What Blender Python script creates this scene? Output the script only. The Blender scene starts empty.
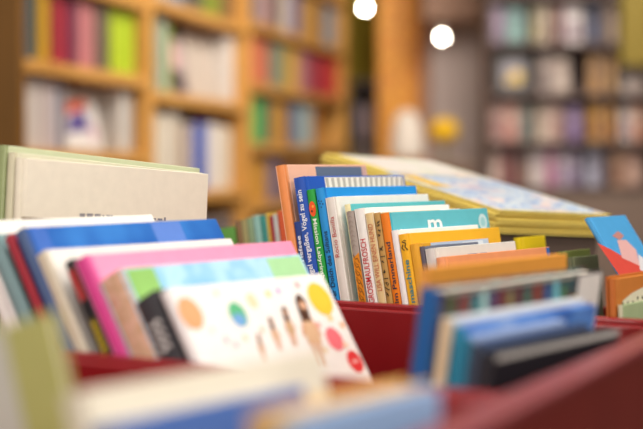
import bpy, bmesh, math, random
from mathutils import Vector, Matrix, Euler
random.seed(7)
SC = bpy.context.scene
COL = SC.collection

# ------------------------------------------------------------------ camera
FPX = 85.0/36.0*643.0
HC = 0.965                                   # camera height above the floor
PITCH = math.atan(48.5/FPX)
CR = Euler((math.pi/2-PITCH, 0, 0)).to_matrix()
CAM = Vector((0, 0, HC))
cd = bpy.data.cameras.new('camera'); cam = bpy.data.objects.new('camera', cd); COL.objects.link(cam)
cam.location = CAM; cam.rotation_euler = (math.pi/2-PITCH, 0, 0)
cd.lens = 85; cd.sensor_width = 36; cd.clip_end = 60
cd.dof.use_dof = True; cd.dof.focus_distance = 2.03; cd.dof.aperture_fstop = 2.3
SC.camera = cam
SC.view_settings.view_transform = 'Standard'
SC.view_settings.look = 'None'
SC.view_settings.exposure = 0.0

def ray(px, py):
    return CR @ Vector(((px-321.5)/FPX, (214.5-py)/FPX, -1))
def proj(P):
    q = CR.transposed() @ (P-CAM)
    return 321.5+FPX*q.x/-q.z, 214.5-FPX*q.y/-q.z
def at_depth(px, py, y):
    d = ray(px, py); return CAM + d*(y/d.y)

# shop-fixture axes: W = spine to fore edge, S = front to back of a row of books
A = math.radians(35.4)
W = Vector((math.sin(A), math.cos(A), 0)); S = Vector((-math.cos(A), math.sin(A), 0)); Z = Vector((0, 0, 1))
def uvz(u, v, z): return W*u + S*v + Z*z
def on_row(px, py, u):                       # point of the vertical plane of spines at u
    d = ray(px, py); P = CAM + d*(u/d.dot(W)); return P.dot(S), P.z

RIM = 0.782
BINZ = 0.640

# ------------------------------------------------------------------ materials
MC = {}
def lin(c):
    if isinstance(c, str):
        c = c.lstrip('#'); c = tuple(int(c[i:i+2], 16)/255 for i in (0, 2, 4))
    return tuple((x/12.92 if x <= .04045 else ((x+.055)/1.055)**2.4) for x in c[:3])
def newmat(name):
    m = bpy.data.materials.new(name); m.use_nodes = True
    nt = m.node_tree; b = nt.nodes['Principled BSDF']; return m, nt, b
def paint(c, rough=.42, var=.03, scale=60, bump=0.0, spec=.4):
    key = ('p', c, rough, var, scale, bump, spec)
    if key in MC: return MC[key]
    m, nt, b = newmat('coated_'+str(c)); col = lin(c)
    n = nt.nodes.new('ShaderNodeTexNoise'); n.inputs['Scale'].default_value = scale; n.inputs['Detail'].default_value = 4
    tc = nt.nodes.new('ShaderNodeTexCoord'); nt.links.new(tc.outputs['Object'], n.inputs['Vector'])
    r = nt.nodes.new('ShaderNodeValToRGB'); nt.links.new(n.outputs['Fac'], r.inputs['Fac'])
    r.color_ramp.elements[0].position = .3; r.color_ramp.elements[1].position = .7
    r.color_ramp.elements[0].color = tuple(x*(1-var) for x in col)+(1,)
    r.color_ramp.elements[1].color = tuple(min(1, x*(1+var)) for x in col)+(1,)
    nt.links.new(r.outputs['Color'], b.inputs['Base Color'])
    b.inputs['Roughness'].default_value = rough
    b.inputs['Specular IOR Level'].default_value = spec
    if bump:
        bp = nt.nodes.new('ShaderNodeBump'); bp.inputs['Strength'].default_value = bump; bp.inputs['Distance'].default_value = .001
        nt.links.new(n.outputs['Fac'], bp.inputs['Height']); nt.links.new(bp.outputs['Normal'], b.inputs['Normal'])
    MC[key] = m; return m
def paper(c='#efe6d6', axis=1):
    key = ('pg', c, axis)
    if key in MC: return MC[key]
    m, nt, b = newmat('paper_'+c); col = lin(c)
    tc = nt.nodes.new('ShaderNodeTexCoord'); mp = nt.nodes.new('ShaderNodeMapping')
    sc = [3, 3, 3]; sc[axis] = 900; mp.inputs['Scale'].default_value = sc
    n = nt.nodes.new('ShaderNodeTexNoise'); n.inputs['Scale'].default_value = 1; n.inputs['Detail'].default_value = 2
    r = nt.nodes.new('ShaderNodeValToRGB')
    r.color_ramp.elements[0].position = .3; r.color_ramp.elements[0].color = tuple(x*.62 for x in col)+(1,)
    r.color_ramp.elements[1].position = .6; r.color_ramp.elements[1].color = col+(1,)
    L = nt.links.new
    L(tc.outputs['Object'], mp.inputs['Vector']); L(mp.outputs['Vector'], n.inputs['Vector']); L(n.outputs['Fac'], r.inputs['Fac']); L(r.outputs['Color'], b.inputs['Base Color'])
    b.inputs['Roughness'].default_value = .85
    MC[key] = m; return m
def wash(cols, scale=14, rough=.4, stretch=(1, 1, 1), soft=True, seed=0.0):
    """patchy picture print: a noise field through a ramp of colours"""
    key = ('w', tuple(cols), scale, rough, stretch, soft, seed)
    if key in MC: return MC[key]
    m, nt, b = newmat('print_'+cols[0])
    tc = nt.nodes.new('ShaderNodeTexCoord'); mp = nt.nodes.new('ShaderNodeMapping'); mp.inputs['Scale'].default_value = stretch
    mp.inputs['Location'].default_value = (seed, seed*.7, seed*.3)
    n = nt.nodes.new('ShaderNodeTexNoise'); n.inputs['Scale'].default_value = scale; n.inputs['Detail'].default_value = 2.5
    r = nt.nodes.new('ShaderNodeValToRGB'); cr = r.color_ramp
    cr.interpolation = 'EASE' if soft else 'CONSTANT'
    k = len(cols)
    while len(cr.elements) < k: cr.elements.new(.5)
    for i, c in enumerate(cols):
        cr.elements[i].position = .30+.40*i/max(1, k-1); cr.elements[i].color = lin(c)+(1,)
    L = nt.links.new
    L(tc.outputs['Object'], mp.inputs['Vector']); L(mp.outputs['Vector'], n.inputs['Vector']); L(n.outputs['Fac'], r.inputs['Fac']); L(r.outputs['Color'], b.inputs['Base Color'])
    b.inputs['Roughness'].default_value = rough
    MC[key] = m; return m
def wood(c1='#b97a2e', c2='#d79a48', rough=.45, axis=0, scale=6):
    key = ('wd', c1, c2, axis, scale)
    if key in MC: return MC[key]
    m, nt, b = newmat('wood_'+c1)
    tc = nt.nodes.new('ShaderNodeTexCoord'); mp = nt.nodes.new('ShaderNodeMapping')
    sc = [9, 9, 9]; sc[axis] = .7; mp.inputs['Scale'].default_value = sc
    n = nt.nodes.new('ShaderNodeTexNoise'); n.inputs['Scale'].default_value = scale; n.inputs['Detail'].default_value = 6; n.inputs['Distortion'].default_value = .6
    r = nt.nodes.new('ShaderNodeValToRGB')
    r.color_ramp.elements[0].position = .32; r.color_ramp.elements[0].color = lin(c1)+(1,)
    r.color_ramp.elements[1].position = .68; r.color_ramp.elements[1].color = lin(c2)+(1,)
    L = nt.links.new
    L(tc.outputs['Object'], mp.inputs['Vector']); L(mp.outputs['Vector'], n.inputs['Vector']); L(n.outputs['Fac'], r.inputs['Fac']); L(r.outputs['Color'], b.inputs['Base Color'])
    b.inputs['Roughness'].default_value = rough
    MC[key] = m; return m
def glow(c, s):
    key = ('g', c, s)
    if key in MC: return MC[key]
    m, nt, b = newmat('glow'); b.inputs['Base Color'].default_value = (1, 1, 1, 1)
    b.inputs['Emission Color'].default_value = lin(c)+(1,); b.inputs['Emission Strength'].default_value = s
    MC[key] = m; return m
def M(c):
    return c if isinstance(c, bpy.types.Material) else paint(c)

# ------------------------------------------------------------------ mesh helpers
def box(bm, x0, x1, y0, y1, z0, z1, mi=0, bev=0.0, seg=1):
    vs = [bm.verts.new((x, y, z)) for z in (z0, z1) for y in (y0, y1) for x in (x0, x1)]
    q = [(0, 2, 3, 1), (4, 5, 7, 6), (0, 1, 5, 4), (2, 6, 7, 3), (0, 4, 6, 2), (1, 3, 7, 5)]
    fs = [bm.faces.new([vs[i] for i in f]) for f in q]
    for f in fs: f.material_index = mi
    if bev > 0:
        es = list({e for f in fs for e in f.edges})
        res = bmesh.ops.bevel(bm, geom=es, offset=bev, segments=seg, profile=.5, affect='EDGES')
        for f in res['faces']: f.material_index = mi
def lathe(bm, prof, n=24, mi=0, c=(0, 0, 0)):
    rings = []
    for r, z in prof:
        rings.append([bm.verts.new((c[0]+r*math.cos(2*math.pi*k/n), c[1]+r*math.sin(2*math.pi*k/n), c[2]+z)) for k in range(n)])
    for a, b in zip(rings, rings[1:]):
        for k in range(n):
            f = bm.faces.new((a[k], a[(k+1) % n], b[(k+1) % n], b[k])); f.material_index = mi; f.smooth = True
    for rg, flip in ((rings[0], True), (rings[-1], False)):
        f = bm.faces.new(list(reversed(rg)) if flip else rg); f.material_index = mi
def prism(bm, pts, z0, z1, mi=0):
    """vertical prism on a counter-clockwise plan; z1 may be a function of the plan point"""
    g = z1 if callable(z1) else (lambda p: z1)
    lo = [bm.verts.new((p[0], p[1], z0)) for p in pts]; hi = [bm.verts.new((p[0], p[1], g(p))) for p in pts]
    n = len(pts)
    fs = [bm.faces.new(list(reversed(lo))), bm.faces.new(hi)]
    fs += [bm.faces.new((lo[i], lo[(i+1) % n], hi[(i+1) % n], hi[i])) for i in range(n)]
    for f in fs: f.material_index = mi
def obj(name, bm, mats, parent=None, mw=None):
    me = bpy.data.meshes.new(name); bm.normal_update(); bm.to_mesh(me); bm.free()
    for m in (mats if isinstance(mats, (list, tuple)) and not isinstance(mats, str) else [mats]): me.materials.append(M(m))
    o = bpy.data.objects.new(name, me); COL.objects.link(o)
    if parent: o.parent = parent
    if mw is not None: o.matrix_world = mw
    return o
def tag(o, label, cat, group=None):
    o['label'] = label; o['category'] = cat
    if group: o['group'] = group
    return o
def thing(name, label, cat, mw=None, group=None):
    o = bpy.data.objects.new(name, None); o.empty_display_size = .05; COL.objects.link(o)
    if mw is not None: o.matrix_world = mw
    return tag(o, label, cat, group)
def struct(name, bm, m, mw=None):
    o = obj(name, bm, m, None, mw); o['kind'] = 'structure'; return o
def frame(x, y, z, o):
    m = Matrix.Identity(4)
    for i, c in enumerate((x, y, z, o)):
        for k in range(3): m[k][i] = c[k]
    return m
def text_mesh(body, size, bold=0.0, shear=0.0):
    cu = bpy.data.curves.new('t', 'FONT'); cu.body = body; cu.size = 1; cu.offset = bold; cu.shear = shear; cu.resolution_u = 3
    o = bpy.data.objects.new('t', cu); COL.objects.link(o)
    dg = bpy.context.evaluated_depsgraph_get(); dg.update()
    me = bpy.data.meshes.new_from_object(o.evaluated_get(dg))
    bpy.data.objects.remove(o); bpy.data.curves.remove(cu)
    xs = [v.co.x for v in me.vertices]; ys = [v.co.y for v in me.vertices]
    return me, min(xs), max(xs), min(ys), max(ys)
def text_part(name, parent, body, colr, mode, along0, along1, across, height, bold=.015, off=-.0005, shear=0.0):
    """mode 'up' / 'down': on the spine, read bottom to top / top to bottom, filling local z along0..along1 centred at local y=across;
    mode 'front': on the front cover, filling local x along0..along1, centred at local z=across"""
    me, x0, x1, y0, y1 = text_mesh(body, 1, bold, shear)
    L = along1-along0
    sx = L/(x1-x0); sy = height/(y1-y0)
    for v in me.vertices:
        a = (v.co.x-x0)*sx; b = (v.co.y-(y0+y1)/2)*sy
        if mode == 'up': v.co = Vector((off, across+b, along0+a))
        elif mode == 'down': v.co = Vector((off, across-b, along1-a))
        else: v.co = Vector((along0+a, off, across+b))
    me.materials.append(M(colr))
    o = bpy.data.objects.new(name, me); COL.objects.link(o); o.parent = cover_of(parent)
    return o
class Flat:
    """flat print: coloured polygons lying on a cover ('front', plane x-z) or on a spine ('spine', plane y-z)"""
    def __init__(s, face='front', off=-.00025):
        s.bm = bmesh.new(); s.m = []; s.face = face; s.off = off; s.k = 0
    def poly(s, pts, c):
        if c not in s.m: s.m.append(c)
        o = s.off-.000012*s.k; s.k += 1
        if s.face == 'front': vs = [s.bm.verts.new((p[0], o, p[1])) for p in pts]
        else: vs = [s.bm.verts.new((o, p[0], p[1])) for p in reversed(pts)]
        f = s.bm.faces.new(vs); f.material_index = s.m.index(c)
    def rect(s, x0, x1, z0, z1, c): s.poly([(x0, z0), (x1, z0), (x1, z1), (x0, z1)], c)
    def disc(s, x, z, r, c, rz=None, n=20):
        rz = rz or r
        s.poly([(x+r*math.cos(2*math.pi*k/n), z+rz*math.sin(2*math.pi*k/n)) for k in range(n)], c)
    def stroke(s, pts, w, c):
        for (a, b), (d, e) in zip(pts, pts[1:]):
            l = math.hypot(d-a, e-b) or 1; nx, nz = -(e-b)/l*w/2, (d-a)/l*w/2
            s.poly([(a-nx, b-nz), (d-nx, e-nz), (d+nx, e+nz), (a+nx, b+nz)], c)
    def done(s, name, parent):               # the printed pattern becomes part of the cover's own mesh
        me = cover_of(parent).data; k0 = len(me.materials)
        for c in s.m: me.materials.append(M(c))
        for f in s.bm.faces: f.material_index += k0
        tmp = bpy.data.meshes.new('print'); s.bm.normal_update(); s.bm.to_mesh(tmp); s.bm.free()
        bm = bmesh.new(); bm.from_mesh(me); bm.from_mesh(tmp); bm.to_mesh(me); bm.free(); bpy.data.meshes.remove(tmp)

# ------------------------------------------------------------------ books
COVER = {}; MW = {}
def cover_of(r): return COVER.get(r.name, r)
def on_cover(r, px, py):                     # a pixel's place (x, z) on the front cover plane
    m = MW[r.name].inverted(); o = m @ CAM; d = m.to_3x3() @ ray(px, py); p = o-d*(o.y/d.y); return p.x, p.z
def book_parts(root, w, h, t, spine, front, back=None, page='#efe6d6', hard=True, hinge=None):
    bm = bmesh.new()
    b = min(.0024, t*.28) if hard else min(.0008, t*.15)
    j = .009 if hard else .004
    bv = min(.0007, b*.3)
    box(bm, j, w, 0, b, 0, h, 1, bv)
    box(bm, j, w, t-b, t, 0, h, 2, bv)
    rc = .0007 if hard else .0002
    box(bm, b*.5, j, rc, b, .0003, h-.0003, 3, 0)
    box(bm, b*.5, j, t-b, t-rc, .0003, h-.0003, 2, 0)
    # rounded spine strip
    n = 6; rows = []
    bow = min(.0018, t*.12)
    for z in (0, h):
        out = [(-0.0+bow*(1-math.sin(math.pi*k/n)), t*k/n) for k in range(n+1)]
        rows.append([bm.verts.new((x, y, z)) for x, y in out]+[bm.verts.new((b+bow, y, z)) for x, y in reversed(out)])
    lo, hi = rows; m = len(lo)
    for i in range(m):
        f = bm.faces.new((lo[i], hi[i], hi[(i+1) % m], lo[(i+1) % m])); f.material_index = 0
    for k in range(n):
        for r_, fl in ((lo, 0), (hi, 1)):
            q = [r_[k], r_[k+1], r_[m-2-k], r_[m-1-k]]
            f = bm.faces.new(q if fl == 0 else q[::-1]); f.material_index = 0
    bmesh.ops.recalc_face_normals(bm, faces=bm.faces[:])
    c = obj('cover', bm, [spine, front, back or front, hinge or front], root); COVER[root.name] = c
    bm = bmesh.new(); ov = .0035 if hard else .0003
    box(bm, b+bow+.0002, w-ov, b+.0001, t-b-.0001, ov, h-ov, 0, 0)
    p = obj('pages', bm, paper(page), root)
    return c, p
def book(label, mw, w, h, t, spine, front, name='picture_book', group=None, **kw):
    r = thing(name, label, 'book', mw, group); MW[r.name] = mw
    book_parts(r, w, h, t, spine, front, **kw)
    return r

class Row:
    """books standing one behind the other on the plane of spines u, all with one lean"""
    def __init__(s, u, slope, ref, floor=BINZ):
        s.u = u; s.floor = floor; s.slope = slope
        (px, py) = ref
        v1, z1 = on_row(px, py, u); v2, z2 = on_row(px+slope*60, py+60, u)
        s.th = math.atan2(v1-v2, z1-z2); s.c = math.cos(s.th); s.s = math.sin(s.th)
        s.items = []
    def sz(s, px, py, du=0):                 # position across the boards and up the boards
        v, z = on_row(px, py, s.u+du); z -= s.floor
        return v*s.c-z*s.s, v*s.s+z*s.c
    def add(s, label, TL, TRx, xr, spine, front, du=0, dec=None, TRy=None, name='picture_book', **kw):
        s.items.append(dict(label=label, TL=TL, TRx=TRx, TRy=TRy, xr=xr, spine=spine, front=front, du=du, dec=dec, name=name, kw=kw))
    def build(s, group=None):
        for it in s.items:
            sb, zt = s.sz(*it['TL'], it['du']); sf, _ = s.sz(it['TRx'], it['TRy'] or it['TL'][1], it['du'])
            it['sb'] = sb; it['sf'] = sf; it['zt'] = zt
        its = sorted(s.items, key=lambda i: i['sb']+i['sf'])
        for a, b in zip(its, its[1:]):       # a in front of b
            if a['sb'] > b['sf']-.0010:
                m = (a['sb']+b['sf'])/2
                a['sb'] = m-.0005; b['sf'] = m+.0005
        S2 = S*s.c-Z*s.s; Z2 = S*s.s+Z*s.c
        for it in its:
            t = max(.003, it['sb']-it['sf'])
            # lowest corner of the leaning book touches the bin floor
            if s.th >= 0: k0 = it['sb']*s.s/s.c if False else None
            zb = 0.0
            # point on the floor: v*s_=..., solve floor contact for the back (lean>0) or front (lean<0) bottom edge
            se = it['sb'] if s.th >= 0 else it['sf']
            # world z (above floor) of local coords (sv, zz): z = -sv*sin + zz*cos  -> 0 at zz = sv*tan
            zz0 = se*s.s/s.c + .0005
            h = it['zt']-zz0
            org = W*(s.u+it['du']) + S2*it['sf'] + Z2*zz0 + Z*s.floor
            mw = frame(W, S2, Z2, org)
            lo, hi = .02, .6
            for _ in range(40):
                w = (lo+hi)/2
                if proj(mw @ Vector((w, 0, h)))[0] < it['xr']: lo = w
                else: hi = w
            it.update(w=w, h=h, t=t, zz0=zz0, mw=mw)
            r = book(it['label'], mw, w, h, t, it['spine'], it['front'], name=it['name'], group=it['kw'].pop('group', group), **it['kw'])
            it['root'] = r
            def zl(py, it=it, px=None):
                x = px if px is not None else (it['TL'][0]+it['TRx'])/2+s.slope*(py-it['TL'][1])
                return s.sz(x, py, it['du'])[1]-it['zz0']
            if it['dec']: it['dec'](r, w, h, t, zl)

# ================================================================== setting
red = paint('#85161b', rough=.25, var=.08, scale=9, spec=.5)
red_in = paint('#7d1519', rough=.35, var=.08, scale=9)

bm = bmesh.new(); box(bm, -6, 7, -2, 12, -.05, 0)
struct('floor', bm, wood('#5a4636', '#7a6350', axis=1, scale=4))
bm = bmesh.new(); box(bm, -6, 7, 11.2, 11.35, 0, 3.4)
struct('wall_back', bm, paint('#c2b03c', .8, .08, 3))
bm = bmesh.new(); box(bm, -2.95, -2.8, 3, 11.2, 0, 3.4)
struct('wall_left', bm, paint('#9c8466', .8, .06, 3))
bm = bmesh.new(); box(bm, 4.2, 4.35, 3, 11.2, 0, 3.4)
struct('wall_right', bm, paint('#6d5c50', .8, .06, 3))
bm = bmesh.new(); box(bm, -6, 7, 4.2, 11.35, 3.4, 3.5)
struct('ceiling', bm, paint('#c9beb0', .9, .04, 3))

# ------------------------------------------------------------------ trough
def end_v(u):                                # the slightly skewed end panel of the trough
    return .548 + (u-1.078)*.19
TR = thing('book_trough', 'red wooden book trough with lengthwise boards dividing it into rows', 'book trough', frame(Vector((1,0,0)), Vector((0,1,0)), Z, Vector((0,0,0))))
VL = 1.78
def uvpoly(pts): return [((W*u+S*v).x, (W*u+S*v).y) for u, v in pts]
def ccw(p):
    a = sum(p[i][0]*p[(i+1) % len(p)][1]-p[(i+1) % len(p)][0]*p[i][1] for i in range(len(p)))
    return p if a > 0 else p[::-1]
def board(u0, u1, top, name, v0=None, v1=VL, z0=BINZ):
    bm = bmesh.new()
    prism(bm, ccw(uvpoly([(u0, (v0 or end_v(u0))+.001), (u1, (v0 or end_v(u1))+.001), (u1, v1), (u0, v1)])), z0, top)
    bmesh.ops.bevel(bm, geom=bm.edges[:], offset=.003, segments=3, profile=.5, affect='EDGES')
    return obj(name, bm, red, TR)
UA = .64
board(UA-.016, UA, RIM-.02, 'front_board')
board(1.104, 1.121, RIM-.006, 'divider_board')
board(1.651, 1.668, RIM+.004, 'divider_board')
board(1.6415, 1.6505, RIM-.003, 'divider_lip')
board(1.0945, 1.1035, RIM-.012, 'divider_lip')
board(1.968, 1.978, RIM-.03, 'divider_board')
board(2.118, 2.13, RIM-.03, 'back_board')
bm = bmesh.new()
prism(bm, ccw(uvpoly([(UA-.016, end_v(UA-.016)-.028), (2.13, end_v(2.13)-.028), (2.13, end_v(2.13)), (UA-.016, end_v(UA-.016))])), .05, RIM+.012)
bmesh.ops.bevel(bm, geom=bm.edges[:], offset=.003, segments=3, profile=.5, affect='EDGES')
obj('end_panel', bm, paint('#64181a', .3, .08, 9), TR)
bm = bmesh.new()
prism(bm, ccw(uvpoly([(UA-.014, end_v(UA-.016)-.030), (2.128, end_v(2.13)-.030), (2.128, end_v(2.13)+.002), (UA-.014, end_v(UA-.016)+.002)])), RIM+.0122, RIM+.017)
obj('edge_highlight', bm, paint('#843a40', .3, .06, 9), TR)  # painted highlight: lighter red for light reflected off the panel's top edge
bm = bmesh.new()
prism(bm, ccw(uvpoly([(UA-.016, VL), (2.13, VL), (2.13, VL+.02), (UA-.016, VL+.02)])), .05, RIM+.018)
obj('end_panel', bm, red, TR)
bm = bmesh.new()
prism(bm, ccw(uvpoly([(UA-.016, end_v(UA)), (2.13, end_v(2.13)), (2.13, VL), (UA-.016, VL)])), BINZ-.02, BINZ-.0005)
obj('bottom_board', bm, red_in, TR)
bm = bmesh.new()
prism(bm, ccw(uvpoly([(UA+.04, end_v(UA)+.05), (2.06, end_v(2.06)+.05), (2.06, VL-.06), (UA+.04, VL-.06)])), 0, BINZ-.02)
obj('plinth', bm, paint('#3a1c1a', .6), TR)

# ------------------------------------------------------------------ main row (in focus)
R1 = Row(1.676, .148, (324, 199.8))
G1 = 'picture books in the sharp middle row'
def on_cover_x(w, f): return w*f
def d_orange(r, w, h, t, zl):
    f = Flat(); f.rect(w*.36, w*.985, h*.55, h-.003, '#5f6f88'); f.rect(w*.93, w*.99, h*.55, h-.003, '#c9a39b'); f.done('cover_print', r)
R1.add('tall book with peach spine and slate blue cover panel, backmost of middle row', (274.7, 166.5), 284.2, 366, '#e28a4e', '#ecb79c', dec=d_orange, hinge='#e39a6a')
def d_tief(r, w, h, t, zl):
    text_part('spine_title', r, 'der Tiefsee', '#e9ecf5', 'up', zl(280), zl(236), t*.5, t*.62)
R1.add('short navy book titled Tiefsee beside the peach spine', (293.2, 222.5), 299.8, 345, '#1d3c86', '#1d3c86', dec=d_tief, du=.002)
def d_voegel(r, w, h, t, zl):
    text_part('spine_title', r, 'als die Vögel vergaßen, Vögel zu sein', '#f1f3fa', 'up', zl(303), zl(190), t*.52, t*.62, bold=.012)
    f = Flat(); x0 = w*.19
    f.rect(x0, w*.985, h*.5, h-.002, '#efe9df')
    n = 15
    for k in range(n):
        xa = x0+(w*.97-x0)*k/n; f.poly([(xa+.004, h-.028), (xa+.009, h-.028), (xa+.013+.0006*(k-7), h-.003), (xa+.0055+.0006*(k-7), h-.003)], '#b9b2aa')
    f.done('cover_print', r)
R1.add('royal blue spine with Vögel title and white fan pattern on its cover', (292.8, 178.4), 305, 404, '#1f4fae', '#2457b6', dec=d_voegel)
def d_green(r, w, h, t, zl):
    text_part('spine_title', r, 'Mission Labyrinth', '#eef6ea', 'down', zl(279), zl(219), t*.5, t*.66, bold=.014)
    f = Flat('spine'); zc = zl(209); f.disc(t*.5, zc, t*.43, '#e8541f', rz=.0105); f.disc(t*.42, zc+.003, t*.16, '#f6a03c'); f.disc(t*.62, zc-.003, t*.12, '#2d2018'); f.done('spine_emblem', r)
R1.add('green spine with orange round emblem and white Labyrinth title', (304.8, 190.6), 313.8, 400, '#1f9a3c', '#1f9a3c', dec=d_green)
def d_dolch(r, w, h, t, zl):
    text_part('spine_title', r, 'Der Dolch des Sultans', '#12213c', 'up', zl(302), zl(231), t*.5, t*.58, bold=.012)
    f = Flat('spine'); z0 = zl(204)
    for i, (a, b) in enumerate([(.25, 0), (.4, .004), (.6, .001), (.72, .005), (.5, -.004)]): f.disc(t*a, z0+b, .0011, '#17355e', n=8)
    f.done('spine_emblem', r)
R1.add('bright blue spine with black Dolch des Sultans title and blue cover', (314.9, 189), 325.6, 416, '#1d8bd0', '#2290dc', dec=d_dolch, hinge='#1a78c4')
def d_rocio(r, w, h, t, zl):
    text_part('spine_title', r, 'Rocio Bonilla', '#b5312f', 'up', zl(257.5), zl(217), t*.52, t*.45, bold=.0)
R1.add('off white spine with thin red Rocio Bonilla title', (321.7, 199), 333.9, 428, '#d8d0c8', '#efebe4', dec=d_rocio, TRy=198)
R1.add('thin cream book with aqua cover top behind the Rocio title neighbour', (344.1, 204.8), 351.2, 445, '#e4d9a8', '#5fbfc4', du=.012)
def d_greyorange(r, w, h, t, zl):
    f = Flat('spine'); zt = zl(256)
    f.poly([(.0004, .0), (t-.0004, 0), (t-.0004, zt-.003), (.0004, zt+.004)], '#d98412')
    for k in range(9):
        z = zt-.006-.011*k; f.stroke([(t*.15, z-.004), (t*.35, z+.003), (t*.6, z+.001), (t*.85, z+.008)], .0011, '#6a3b10')
        f.stroke([(t*.3, z-.007), (t*.62, z-.004), (t*.8, z)], .0009, '#7a4512')
    for k in range(8):
        z = zt+.012+.0065*k; f.stroke([(t*.2, z), (t*.5, z+.003), (t*.8, z-.001)], .0007, '#857870')
    f.done('spine_print', r)
R1.add('spine grey at the top and orange with dark strokes below', (343.5, 212.3), 353.1, 432, '#a3958c', '#b9ada2', dec=d_greyorange)
def d_gross(r, w, h, t, zl):
    text_part('spine_title', r, 'GROSSMAULFROSCH', '#c22a33', 'up', zl(303), zl(239), t*.5, t*.60, bold=.010)
R1.add('white spine with bold red GROSSMAULFROSCH lettering', (353.5, 209.6), 363.5, 449, '#e6e1dc', '#f1eee9', dec=d_gross)
def d_lisa(r, w, h, t, zl):
    text_part('spine_title', r, 'LISA WILL EINEN HUND', '#b8563a', 'up', zl(291), zl(224), t*.5, t*.58, bold=.0)
R1.add('cream spine with thin red LISA WILL EINEN HUND lettering', (364.0, 214), 372.7, 460, '#dcc08c', '#f0ece6', dec=d_lisa)
def d_brown(r, w, h, t, zl):
    f = Flat('spine'); rnd = random.Random(3)
    for py in (222, 226, 231, 236, 248, 250, 262, 271, 284, 289, 294):
        z = zl(py)
        for q in range(3):
            a = rnd.uniform(.12, .6); f.stroke([(t*a, z+rnd.uniform(-.002, .002)), (t*(a+.3), z+rnd.uniform(-.003, .003))], .0012, '#241a10')
    f.rect(.0006, t-.0006, zl(257), zl(256), '#3b2a15'); f.rect(.0006, t-.0006, zl(279), zl(278), '#3b2a15')
    f.done('spine_print', r)
R1.add('narrow tan spine with black scratchy marks beside the LISA title', (373.7, 213.3), 379.5, 440, '#b98f4e', '#cbb58c', dec=d_brown)
def d_panner(r, w, h, t, zl):
    text_part('spine_title', r, 'im Pannerland', '#1b2b3f', 'up', zl(303), zl(242), t*.5, t*.55, bold=.016)
    text_part('cover_title', r, 'm', '#f2f6f5', 'front', w*.36, w*.50, h-.021, .017, bold=.02)
    f = Flat(); f.disc(w*.93, h-.02, .012, '#cfe8ea'); f.disc(w*.93, h-.02, .007, '#9fd3d8'); f.disc(w*.10, h-.032, .009, '#f0f4f2'); f.disc(w*.10, h-.032, .005, '#63bdc9'); f.done('cover_print', r)
R1.add('orange spine with dark Pannerland title and turquoise cover', (379.5, 214), 388.7, 487, '#e57a12', '#63bdc9', dec=d_panner, hinge='#3aa9bd')
R1.add('blank white spine between the orange Pannerland and the yellow maschine book', (389.9, 231), 397.3, 478, '#e9e4e2', '#f2efec')
def d_masch(r, w, h, t, zl):
    text_part('spine_title', r, 'maschine', '#1f7f8a', 'up', zl(303), zl(260), t*.5, t*.52, bold=.02)
    f = Flat('spine'); z = zl(246)
    f.stroke([(t*.2, z-.006), (t*.45, z-.001), (t*.3, z+.003), (t*.7, z+.006)], .0016, '#1d1a14'); f.stroke([(t*.55, z-.006), (t*.8, z-.002), (t*.6, z+.002)], .0014, '#1d1a14'); f.stroke([(t*.25, z+.006), (t*.5, z+.0075)], .0014, '#1d1a14')
    f.done('spine_emblem', r)
R1.add('golden yellow book with teal maschine title and black swirl on the spine', (397.5, 235), 407.1, 499, '#eeb01c', '#f0b62f', dec=d_masch, TRy=233)
def d_light(r, w, h, t, zl):
    f = Flat(); f.rect(w*.16, w*.98, h*.6, h-.001, '#bfcbdc'); f.rect(w*.24, w*.42, h-.012, h-.004, '#8fa8cc'); f.rect(w*.6, w*.9, h-.010, h-.003, '#dfe4ea'); f.done('cover_print', r)
R1.add('amber spine with pale blue cover top in front of the maschine book', (409.5, 244.6), 419.2, 489, '#e2a32c', '#e2a32c', dec=d_light)
R1.add('thin dark slate book just in front of the amber spine', (418.5, 247), 423.7, 478, '#5b5560', '#6a6f80')
def d_grey(r, w, h, t, zl):
    f = Flat(); f.rect(w*.38, w*.5, h-.016, h-.012, '#7d86a0'); f.rect(w*.53, w*.62, h-.016, h-.012, '#8d93a8'); f.done('cover_print', r)
R1.add('light grey book with flecked cover, two in front of the amber spine', (424.1, 249.5), 433.7, 515, '#cfc9c4', '#dcd8d0', dec=d_grey)
def d_salmon(r, w, h, t, zl):
    f = Flat(); f.rect(w*.965, w*.998, h*.6, h-.001, '#3567ae'); f.done('cover_print', r)
R1.add('salmon orange book with blue corner on its cover, frontmost of middle row', (435.7, 258), 443.7, 549, '#ea9a6c', '#ee9a66', dec=d_salmon, du=-.004)
R1.build(G1)

# a few more books to the right of the same row
R1b = Row(1.676, .03, (610, 279))
def d_or(r, w, h, t, zl):
    f = Flat(); f.poly([(w*.12, h-.028), (w*.3, h-.020), (w*.55, h-.014), (w*.95, h-.013), (w*.95, h*.4), (w*.12, h*.4)], '#e4dcc0')
    f.poly([(w*.1, h-.040), (w*.5, h-.035), (w*.95, h-.027), (w*.95, h*.4), (w*.1, h*.4)], '#6f8a3c')
    for k in range(7): f.disc(w*(.13+.09*k), h-.031+.0012*k-.0015*(k % 3), .0024, '#33352a', n=7)
    f.done('cover_print', r)
R1b.add('orange brown book with a cream and green landscape at right edge', (608.2, 279), 614.5, 668, '#b8662a', '#c97a34', dec=d_or)
R1b.add('second orange brown board behind the landscape book at right edge', (605.5, 276.5), 607.6, 660, '#a85a24', '#c4722f')
R1b.add('pale green booklet in front of the orange landscape book', (618, 305), 622, 672, '#c9c7a8', '#a9b98c')
R1b.build('books at the right end of the middle row')

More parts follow.
